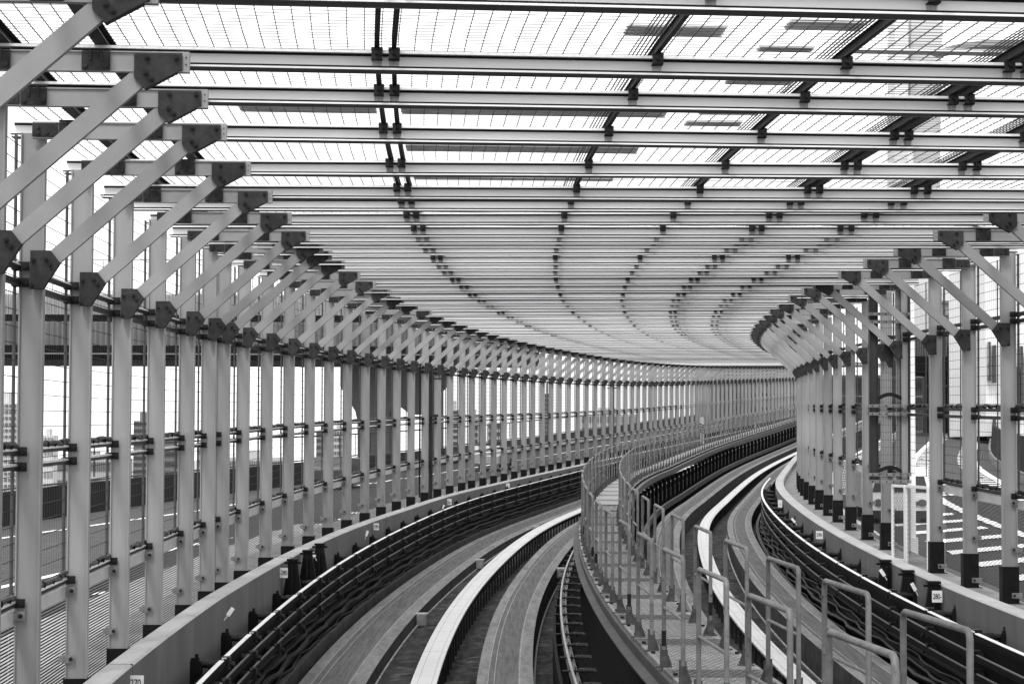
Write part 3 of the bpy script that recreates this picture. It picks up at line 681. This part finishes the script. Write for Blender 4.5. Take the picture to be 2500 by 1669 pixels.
def roof_beam(k, sl_, sr_):
    a_ = P(sl_, -.16, HT+OFF0); b_ = P(sr_, WD+.16, HT+OFF0); d_ = b_-a_
    r_ = root('roof_beam'); r_.location = a_
    r_.rotation_euler = (0, -math.atan2(d_.z, math.hypot(d_.x, d_.y)), math.atan2(d_.y, d_.x))
    ob = bpy.data.objects.new('beam_body', BM); COL.objects.link(ob); ob.parent = r_; ob.scale = (d_.length, 1, 1)
    for o in PUR:
        c_ = bpy.data.objects.new('purlin_clip', CLIP); COL.objects.link(c_); c_.parent = r_; c_.location = (purl_o(o, sl_)+.16, 0, 0 if k < 17 else .03); c_.scale = (1, 1, 1 if k < 17 else (.62 if k % 3 else .4))
    if k < 45: tag(r_, nth(k+1)+' pale ceiling beam spanning between the walls, counted from the near end', 'beam', 'pale ceiling beams')
    else: tag(r_, 'distant thin pale ceiling beam in the dense far part of the roof', 'beam', 'far pale ceiling beams')
for k, (a_, b_) in enumerate(roof): roof_beam(k, a_, b_)
# purlins
def purlin(o, w_, t_, h0, label, s0=-8, s1=131, ribs=False):
    r_ = root('purlin'); tag(r_, label, 'purlin')
    fn = lambda t, oo, hh: (purl_o(o, t)+oo if .9 < o < 6.1 else o+oo, hh)
    m = MB(); m.sweep([(-w_/2,h0),(w_/2,h0),(w_/2,h0+.006),(.004,h0+.008),(.004,h0+t_-.006),(w_/2,h0+t_-.004),(w_/2,h0+t_),(-w_/2,h0+t_),(-w_/2,h0+t_-.004),(-.004,h0+t_-.006),(-.004,h0+.008),(-w_/2,h0+.006)], s0, s1, .8, fn=fn)
    m.obj('purlin_body', PURL, r_)
    if ribs:
        for q in (1, 2, 3, 4):
            m = MB(); m.sweep([(-.002,0),(.002,0),(.002,.005),(-.002,.005)], s0, 30, .8, fn=lambda t, oo, hh: (purl_o(o, t)+oo-.018*q-.004, h0+.045+hh)); m.obj('edge_strip', PURL, r_)
nm = ['left line of the near-left pair','right line of the near-left pair','single line just right of centre','single line over the right track','left line of the third pair','right line of the third pair','left line of the rightmost pair','right line of the rightmost pair']
for o, n_ in zip(PUR, nm): purlin(o, .022, .046, HT+OFF0+BH+.010, 'dark lengthwise roof purlin, '+n_, ribs=o > 2.5)
for o, n_ in ((.20, 'outer line over the left wall arms'), (.62, 'inner line over the left wall arms'), (WD-.20, 'outer line over the right wall arms'), (WD-.62, 'inner line over the right wall arms')):
    purlin(o, .06, .055, HT+.060, 'dark lengthwise purlin, '+n_)
# wire mesh laid over the purlins
HM = HT+OFF0+BH+.066
for k in range(len(roof)-1):
    s0, s1 = roof[k][0], roof[k+1][0]
    if s0 > 26: break
    m = MB(); o = .95
    def wire(p, q, r_, mi): m.bar(p, q, r_, r_, mi)
    o = -.12
    while o < WD+.2:
        wire(P(s0, o, HM), P(s1, o, HM), .0038, 1); o += .075
    t = 0.0
    while s0+t < s1-1e-3:
        pr_ = P(s0+t, -.12, HM)
        for q in range(4): wire(P(s0+t, -.12+q*1.85, HM+.004), P(s0+t, -.12+(q+1)*1.85, HM+.004), .0025, 0)
        t += .075
    tag(m.obj('roof_mesh', [WIREL, WIRE]), nth(k+1)+' strip of wire mesh laid over the roof, from the near end', 'mesh', 'wire mesh strips over the roof')
# short channel offcuts bolted above the mesh
for k, (s_, o0, o1, w_, dh) in enumerate([(.27,2.93,3.38,.27,.104),(.06,3.63,3.97,.24,.104),(.74,3.61,3.87,.16,.104),(.77,4.05,4.79,.12,.104),(2.96,1.92,3.44,.36,.104),(2.96,1.0,1.78,.36,.104),(1.76,3.61,3.95,.2,.104),(2.93,3.62,3.96,.2,.104),(4.78,1.93,3.44,.36,.104),(3.46,3.60,3.93,.2,.104),(6.74,1.95,3.41,.2,.104)]):
    m = MB(); a_ = P(s_, o0, HM+dh); b_ = P(s_, o1, HM+dh); v = Vector((0,1,0))
    for q in range(4): m.bar(a_+v*(q*w_/4), b_+v*(q*w_/4), .016, .012)
    m.bar(a_+v*(w_*.375)+Vector((0,0,.004)), b_+v*(w_*.375)+Vector((0,0,.004)), w_*.85, .003)
    tag(m.obj('joint_channel', mat('channel_mid', .7, .5, .2, var=.2, scale=5)), 'short ribbed grey metal channel lying over the roof mesh, '+nth(k+1)+' of eleven', 'channel', 'ribbed channels above the roof mesh')

# ================================================================== SIGNS: distance plates
def text_obj(txt, size, parent, loc, mt):
    cu = bpy.data.curves.new('t', 'FONT'); cu.body = txt; cu.size = size; cu.align_x = 'CENTER'; cu.align_y = 'CENTER'; cu.extrude = .0008; cu.space_character = .92
    tmp = bpy.data.objects.new('t', cu); COL.objects.link(tmp)
    bpy.context.view_layer.update()
    me = bpy.data.meshes.new_from_object(tmp.evaluated_get(bpy.context.evaluated_depsgraph_get())); bpy.data.objects.remove(tmp)
    me.materials.clear(); me.materials.append(mt)
    o = bpy.data.objects.new('number', me); COL.objects.link(o); o.parent = parent; o.location = loc; o.rotation_euler = (R(90), 0, 0); o.scale = (.82, 1.15, 1); return o
for txt, s_, o, h, wd, hh, lab, k_ in (('270', 4.5, .285, -2.515, .098, .098, 'left parapet, nearest the camera at the bottom edge', 0), ('-280', 14.2, .287, -2.533, .092, .105, 'left parapet above the black brackets', 0), ('-290', 23.93, .285, -2.585, .092, .10, 'left parapet further along', 0),
                              ('300', 34.2, .285, -2.66, .105, .12, 'left parapet in the distance', 1), ('', 43.33, .285, -2.66, .10, .10, 'far left parapet', 0), ('280-', 10.72, 6.53, -2.437, .092, .105, 'right parapet beside the tapered bracket', 0),
                              ('290-', 20.5, 6.545, -2.447, .092, .105, 'right parapet further along', 0), ('3', 30.4, 6.545, -2.47, .07, .13, 'right parapet in the distance', 1)):
    r_ = root('distance_plate'); place(r_, s_, o, h)
    m = MB(); m.box(-wd/2, wd/2, -.002, .002, -hh/2, hh/2); m.obj('plate', TAG, r_)
    if txt: text_obj(txt, .058 if k_ == 0 else .062, r_, (0, -.0045, 0 if not k_ else -.018), BLKTXT)
    if k_: text_obj('k', .03, r_, (0, -.0045, hh/2-.022), BLKTXT)
    tag(r_, ('white distance plate reading '+txt.strip('-') if txt else 'small blank-looking white distance plate')+' on the '+lab, 'sign')

# ================================================================== MASTS IN THE WALLS
# right: dark caged mast
r_ = root('caged_mast'); place(r_, 16.4, 6.95, 0); tag(r_, 'dark steel mast with wire cage standing inside the right wall', 'mast')
for x in (-.175, .175):
    m = MB(); m.box(x-.05, x-.042, -.05, .05, -1.60, .74); m.box(x+.042, x+.05, -.05, .05, -1.60, .74); m.box(x-.042, x+.042, -.012, -.004, -1.60, .74); m.obj('column', mat('mast_dark', .055, .5, .2, var=.2, scale=6), r_)
m = MB(); 
for i in range(14): m.box(-.13+i*.02-.0015, -.13+i*.02+.0015, -.052, -.049, -1.55, .72)
z = -1.55
while z < .72: m.box(-.13, .13, -.056, -.052, z-.0015, z+.0015); z += .085
m.obj('cage_mesh', WIRE, r_)
for z in (-.74, -.83, .22, .31, -1.52, -1.60):
    m = MB(); m.box(-.24, .24, -.085, -.06, z-.018, z+.018)
    for q in range(6): m.cyl((-.2+q*.08,-.084,z), (-.2+q*.08,-.10,z), .008, 6, 1)
    m.obj('collar', [mat('collar_grey', .20, .5, .2, var=.3, scale=15), BOLT], r_)
for z in (-.64, -1.47):
    m = MB(); pts = [(-.13+.26*t_/8, -.09, z+.045*math.sin(math.pi*t_/8)) for t_ in range(9)]
    for q in range(3): m.tube([(x, y-.004*q, zz_-.012*q) for x, y, zz_ in pts], .010, 6)
    m.obj('cable_loop', SEALSHADE, r_, smooth=True)
m = MB(); m.prism([(-.04,-.02),(.05,-.02),(.05,-.30),(.0,-.30),(-.08,-.13)], .0, .02); m.obj('plate', GUS, r_)
# left: dark box mast between two posts
r_ = root('box_mast'); place(r_, 33.9, -.02, 0); tag(r_, 'dark square mast standing between two posts of the left wall', 'mast')
m = MB(); m.box(-.045, .02, -.06, .06, -2.6, .0); m.obj('shaft', mat('mast_black', .03, .5, .2, var=.2), r_)
m = MB(); m.box(-.17, .0, -.09, -.06, -.30, -.27); m.box(.05, .22, -.09, -.06, -.30, -.27); m.box(-.12, .14, -.09, -.06, -1.02, -.97); m.obj('crossarm', BRK, r_)
r_ = root('box_mast'); place(r_, 67.2, -.02, 0); tag(r_, 'thin dark mast far along the left wall with two short arms', 'mast')
m = MB(); m.box(-.06, .06, -.06, .06, -2.6, .0); m.obj('shaft', MATS['mast_black'], r_)
m = MB(); m.box(-.17, .17, -.09, -.06, -.28, -.25); m.obj('crossarm', BRK, r_)
# drain pipe with cables near the left mast
m = MB(); m.tube([P(32.2, -.02, z) for z in (.0, -.5, -1.2, -1.9, -2.5)], .014, 8); tag(m.obj('cable_riser', SEALSHADE, smooth=True), 'thin black cable riser just left of the dark square mast', 'pipe')
# white framed mesh gate beside the right wall
r_ = root('mesh_gate'); tag(r_, 'white framed diamond-mesh gate panel between right wall posts', 'gate')
def gatepanel(a_, b_, z0, z1):
    a_ = Vector(a_); b_ = Vector(b_); up_ = Vector((0,0,1)); m = MB(); L_ = (b_-a_).length; d_ = (b_-a_).normalized()
    for q in (a_, b_): m.bar(q+up_*z0, q+up_*z1, .03, .03)
    for z in (z0, z1): m.bar(a_+up_*z, b_+up_*z, .03, .03)
    m.obj('gate_frame', mat('gate_white', .75, .5), r_)
    m = MB(); n_ = int(L_/.05)+1; H_ = z1-z0
    for i in range(-int(H_/.05), n_+1):
        for sg in (1, -1):
            t0 = max(0, -i*.05); t1 = min(H_, L_-i*.05)
            if t1 <= t0: continue
            x0_, x1_ = i*.05+t0, i*.05+t1; y0_, y1_ = (z0+t0, z0+t1) if sg == 1 else (z1-t0, z1-t1)
            m.bar(a_+d_*x0_+up_*y0_, a_+d_*x1_+up_*y1_, .0022, .0022)
    m.obj('gate_mesh', WIREL, r_)
g0 = P(15.9, 6.92); g1 = P(15.5, 7.0); g2 = P(14.4, 7.08)
base_z = P(15.5, 7, 0).z
gatepanel((g0.x, g0.y, 0), (g1.x, g1.y, 0), base_z-2.44, base_z-1.62); gatepanel((g1.x+.012, g1.y-.035, 0), (g2.x, g2.y, 0), base_z-2.52, base_z-1.62)

# ================================================================== OUTSIDE: road things
def wpt(px, py, Z):                      # plain pin-hole helper: where a sight line meets depth Z
    u = (px-1250)/5500; v = (834.5-py)/5500; t = 0.0472
    yc = v; z_ = Z; den = math.cos(t)-yc*math.sin(t); return Vector((u*Z/den, Z, Z*(math.sin(t)+yc*math.cos(t))/den))
# white truck
r_ = root('truck'); place(r_, 28.5, 8.45, -2.69); r_.scale = (1, 1, .80); tag(r_, 'small white truck driving on the right-hand road behind the mesh gate', 'truck')
TW = mat('truck_white', .8, .35); GLS = mat('dark_glass', .03, .1)
m = MB(); m.prism([(-.52,.18),(.52,.18),(.52,.62),(.44,1.02),(-.44,1.02),(-.52,.62)], 0, .9); m.obj('cab', TW, r_, bevel=.02)
m = MB(); m.box(-.56, .56, .95, 3.2, .28, 1.15); m.obj('box_body', TW, r_, bevel=.01)
m = MB(); m.prism([(-.46,.64),(.46,.64),(.39,.97),(-.39,.97)], -.012, -.002); m.obj('windscreen', GLS, r_)
m = MB(); m.box(-.54, .54, -.05, .0, .10, .26); m.obj('bumper', mat('bumper_black', .03, .4), r_)
for x in (-.36, .36):
    m = MB(); m.cyl((x,-.03,.42), (x,.0,.42), .075, 14); m.cyl((x*.72,-.03,.41), (x*.72,.0,.41), .045, 12); m.obj('headlight', mat('lamp_lens', .10, .2), r_, smooth=True)
for x in (-.44, .44):
    for y in (.35, 2.5):
        m = MB(); m.cyl((x-.07,y,.16), (x+.07,y,.16), .16, 16); m.obj('wheel', BLACK, r_, smooth=True)
# a saloon car glimpsed through the left wall, far along
def car(s_, o, h, sc, label, v):
    r_ = root('parked_car' if 0 else 'car'); place(r_, s_, o, h); tag(r_, label, 'car', None); r_.scale = (sc,)*3
    m = MB(); m.prism([(-2.1,.28),(2.1,.28),(2.15,.62),(1.35,.80),(.75,1.22),(-.95,1.24),(-1.75,.85),(-2.12,.75)], -.8, .8); b_ = m.obj('body', mat('car_paint_%d' % int(v*10), v, .25, .2), r_, bevel=.05); b_.rotation_euler = (0, 0, R(90))
    for sg in (-1, 1):
        m = MB(); m.prism([(1.15,.80),(.72,1.16),(-.9,1.18),(-1.5,.84)], sg*.805-.004, sg*.805+.004); g = m.obj('window', GLS, r_); g.rotation_euler = (0, 0, R(90))
    for x in (-1.3, 1.3):
        for y in (-.78, .78):
            m = MB(); m.cyl((x,y-.09,.3), (x,y+.09,.3), .3, 14); g = m.obj('wheel', BLACK, r_, smooth=True); g.rotation_euler = (0, 0, R(90))
car(62, -3.2, -2.89, .62, 'pale car seen through the far left mesh wall beneath the rails', .5)
car(47, -4.6, -2.89, .62, 'dark car seen through the left mesh wall near the dark mast', .06)
# lamp column right
r_ = root('lamp_column'); b_ = P(20, 7.69, -2.69); r_.location = b_; tag(r_, 'tall white round lamp column beyond the right wall', 'lamp post')
m = MB(); m.cyl((0,0,0), (0,0,5.5), .055, 16, r2=.045); m.obj('column', mat('column_white', .78, .4), r_, smooth=True)
m = MB(); m.box(-.07, .07, -.07, .07, 0, .25); m.obj('base', FARLT, r_)

# elevated road on the left with its cladding, fence and pier
def Zp(px, py, Z): return wpt(px, py, Z)
r_ = root('elevated_road'); tag(r_, 'elevated road deck crossing behind the left wall with corrugated side panels', 'bridge')
def band(px0, px1, y0, y1, Z, dz, name, mt, par, zigs=0):
    a_ = Zp(px0, y1, Z); b_ = Zp(px1, y0, Z); m = MB()
    if zigs:
        n_ = zigs; vs = []; 
        for i in range(n_+1):
            x = a_.x+(b_.x-a_.x)*i/n_; y = Z+(.18 if i % 2 else 0)
            vs += [(x, y, a_.z), (x, y, b_.z)]
        m.add(vs, [(2*i, 2*i+2, 2*i+3, 2*i+1) for i in range(n_)])
        m.box(a_.x, b_.x, Z+.3, Z+.3+dz, a_.z, b_.z)
    else: m.box(a_.x, b_.x, Z, Z+dz, a_.z, b_.z)
    return m.obj(name, mt, par)
band(-900, 1316, 846, 882, 115, 9, 'girder', VOID, r_)
band(-900, 1316, 865, 868, 114.7, .2, 'girder_flange', DECKG, r_)
band(-900, 1300, 788, 846, 116, 8, 'side_panel', DECKG, r_, 330)
band(-900, 1290, 772, 788, 117, 6, 'shadow_strip', VOID, r_)  # solid black strip stands in for the shadow under the fence
band(-900, 1280, 722, 771, 118, .4, 'fence_panel', mat('fence_pale', .5, .6, var=.1, scale=.4), r_, 500)
for q in range(26):
    px = -300+q*61; band(px, px+3, 640, 722, 118.3, .1, 'fence_post', mat('fence_grey', .35, .6), r_)
band(-900, 1280, 712, 722, 117.5, .2, 'light_band', FARLT, r_); band(-900, 1280, 636, 638.5, 118.3, .1, 'fence_rail', MATS['fence_grey'], r_)
r_ = root('bridge_pier'); tag(r_, 'grey two-legged pier with flared head under the elevated road', 'pier')
def polyZ(pts, Z, dz, name, mt, par):
    vs = [Zp(x, y, Z) for x, y in pts]; m = MB(); m.prism([(v.x, v.z) for v in vs], Z, Z+dz); return m.obj(name, mt, par)
polyZ([(831,882),(1093,882),(1093,934),(1078,950),(1068,968),(1052,985),(1046,1010),(1000,1010),(965,985),(951,1008),(951,1500),(878,1500),(873,1030),(868,1005),(838,956),(831,944)], 118.5, 4, 'leg_and_head', PIERG, r_)
polyZ([(1046,1000),(1078,950),(1080,1500),(1046,1500)], 118.7, 4, 'second_leg', PIERG, r_)
# skyline
def building(x0, x1, y0, Z, v, label, win=(5, 12), dark=.08, ybot=1260, frac=.5):
    a_ = Zp(x0, ybot, Z); b_ = Zp(x1, y0, Z); r_ = root('building'); r_.location = (a_.x, Z, -32); tag(r_, label, 'building')
    W_ = b_.x-a_.x; H_ = b_.z+32; m = MB(); m.box(0, W_, 0, W_*.7+4, 0, H_); m.obj('wall', mat('facade_%d' % int(v*100), v, .7, var=.08, scale=.05), r_)
    nx, ny = win; m = MB(); cw = W_/nx; z0 = max(0, H_-(y_span(Z))); ch = (H_-z0)/ny
    for i in range(nx):
        for j in range(ny): m.box(i*cw+cw*.2, i*cw+cw*.8, -.25, -.02, z0+j*ch+ch*.3, z0+j*ch+ch*(.3+frac))
    tag(m.obj('window', mat('window_%d' % int(dark*100), dark, .3), r_), kind='stuff' if nx*ny > 100 else None)
    m = MB(); m.box(W_*.3, W_*.6, 2, 6, H_, H_+2); m.obj('rooftop_plant', mat('facade_%d' % int(v*100), v), r_)
def y_span(Z): return Z*.06
for args in [(-40, 52, 988, 420, .5, 'pale high-rise at the far left edge seen through the mesh', (9, 22), .12), (98, 132, 1066, 700, .45, 'low pale distant block between the second and third left posts', (4, 10), .2),
             (325, 366, 1030, 520, .16, 'dark slab tower right of the fourth left post', (8, 20), .05), (372, 455, 1100, 420, .14, 'broad dark block low behind the left road', (14, 14), .05),
             (772, 803, 1052, 500, .18, 'dark narrow tower between middle left posts', (6, 20), .06), (810, 842, 1050, 560, .4, 'pale narrow tower beside the dark narrow one', (5, 20), .12),
             (895, 935, 1056, 480, .14, 'grey block behind the pier legs', (8, 16), .05), (1095, 1125, 1000, 500, .45, 'striped balcony tower right of the dark mast', (1, 22), .06), (1147, 1172, 1020, 520, .4, 'second striped balcony tower right of the dark mast', (1, 20), .06), (1190, 1225, 1032, 540, .4, 'third balcony tower farther along the left wall', (2, 18), .08),
             (140, 300, 1122, 600, .3, 'long low waterfront block behind the left road', (30, 6), .1), (560, 700, 1118, 640, .4, 'pale long waterfront block behind the middle left posts', (26, 6), .14), (480, 520, 1092, 540, .3, 'grey block behind the eighth left post', (6, 12), .1),
             (1330, 1345, 960, 420, .2, 'dark slim tower far along the left wall', (3, 30), .06), (1420, 1560, 1010, 700, .45, 'pale broad block beyond the far left wall', (16, 12), .2)]:
    building(*args)
# far fence line on the left road's outer side
m = MB()
for k in range(60): p = P(10+k*2.0, -7.3 if k < 20 else -6.2, -2.3); m.box(p.x-.012, p.x+.012, p.y-.012, p.y+.012, p.z, p.z+.62)
mf = MB(); mf.sweep([(-.02,-1.70),(.02,-1.70),(.02,-1.66),(-.02,-1.66)], 8, 130, 2, fn=lambda t, o, h: (o+interp(t, [0, 48, 52, 140], [-7.3, -7.3, -6.2, -6.2]), h))
r_ = root('road_fence'); tag(r_, 'thin dark rail fence standing on the far side of the left road', 'fence'); mf.obj('rail', DARK, r_); tag(m.obj('fence_post', DARK, r_), kind='stuff')

building(1752, 1990, 880, 320, .10, 'dark grey block behind the far end of the left wall', (7, 10), .03, frac=.35)
# right-hand background
r_ = root('sound_wall'); tag(r_, 'tall grey corrugated sound wall beyond the right road', 'wall')
band(1960, 2262, 914, 1110, 118, .6, 'panel', mat('soundwall', .16, .6, var=.15, scale=.4), r_, 120)
band(1960, 2262, 912, 917, 117.6, .3, 'cap_rail', DECKG, r_); band(1960, 2262, 962, 965, 117.7, .2, 'cap_rail', DECKG, r_)
r_ = root('sound_wall'); tag(r_, 'dark grey sound wall under the flyover at the right', 'wall')
band(2262, 2372, 906, 1052, 112, .6, 'panel', mat('soundwall_dark', .085, .6, var=.2, scale=.4), r_, 60)
band(2262, 2372, 905, 909, 111.7, .2, 'cap_rail', DECKG, r_); band(2262, 2372, 936, 939, 111.7, .2, 'cap_rail', DECKG, r_)
r_ = root('flyover'); tag(r_, 'black-shadowed flyover girder crossing behind the right posts', 'bridge')
band(2225, 2410, 866, 905, 106, 6, 'girder', VOID, r_); band(2225, 2340, 818, 866, 107, 5, 'parapet', DECKG, r_, 40); band(2262, 2410, 812, 830, 108, 3, 'upper_girder', VOID, r_)
r_ = root('building'); tag(r_, 'black louvred block beside the white building at the right', 'building')
band(2372, 2408, 828, 1160, 100, 5, 'wall', mat('louvre_black', .02, .6), r_, 14); band(2372, 2408, 880, 884, 99.7, .1, 'ledge', DECKG, r_)
r_ = root('building'); tag(r_, 'white building with narrow dark vertical windows at the right edge', 'building')
band(2408, 2640, 560, 1060, 96, 8, 'wall', FARLT, r_)
for k, (x, y0, y1) in enumerate([(2426,838,930),(2414,830,925),(2474,835,860),(2476,885,1000),(2484,890,1000),(2493,840,990),(2505,860,1000),(2446,640,700),(2470,620,690)]):
    band(x, x+(5 if k else 6), y0, y1, 95.6, .3, 'window', GLS, r_)
r_ = root('building'); tag(r_, 'pale distant waterfront building with flat roofs behind the right arms', 'building')
band(2290, 2410, 700, 812, 180, 8, 'wall', mat('pale_far', .5, .7, var=.1, scale=.2), r_); band(2275, 2420, 730, 736, 179, 1, 'roof_edge', DECKG, r_); band(2300, 2400, 760, 766, 179, 1, 'roof_edge', DECKG, r_)
for q in range(10): band(2296+q*11, 2301+q*11, 775, 800, 179.5, .3, 'window', GLS, r_)
# black service block below the flyover, dark railing
r_ = root('retaining_wall'); tag(r_, 'black curved retaining wall on the outer side of the right road', 'wall')
m = MB(); m.sweep([(12.6,-2.7),(12.9,-2.7),(12.8,-1.55),(12.7,-1.55)], 30, 130, 2); m.obj('wall_face', BARR, r_)
m = MB(); m.sweep([(12.55,-2.7),(12.62,-2.7),(12.62,-2.45),(12.55,-2.45)], 20, 130, 2); m.obj('kerb_face', MATS['kerb_concrete'], r_)
# bridge tower seen through the roof
r_ = root('bridge_tower'); tag(r_, 'hazy pale suspension bridge tower with arched portal seen through the roof mesh', 'tower')
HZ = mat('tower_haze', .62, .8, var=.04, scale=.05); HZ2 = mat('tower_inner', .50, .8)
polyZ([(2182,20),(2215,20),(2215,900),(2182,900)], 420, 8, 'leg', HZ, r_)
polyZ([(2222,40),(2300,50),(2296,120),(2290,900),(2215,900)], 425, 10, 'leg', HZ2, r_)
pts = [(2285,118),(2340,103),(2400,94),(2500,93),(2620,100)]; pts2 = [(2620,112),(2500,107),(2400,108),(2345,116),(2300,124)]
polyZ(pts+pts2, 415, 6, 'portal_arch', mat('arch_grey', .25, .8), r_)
print('objects', len(bpy.data.objects))
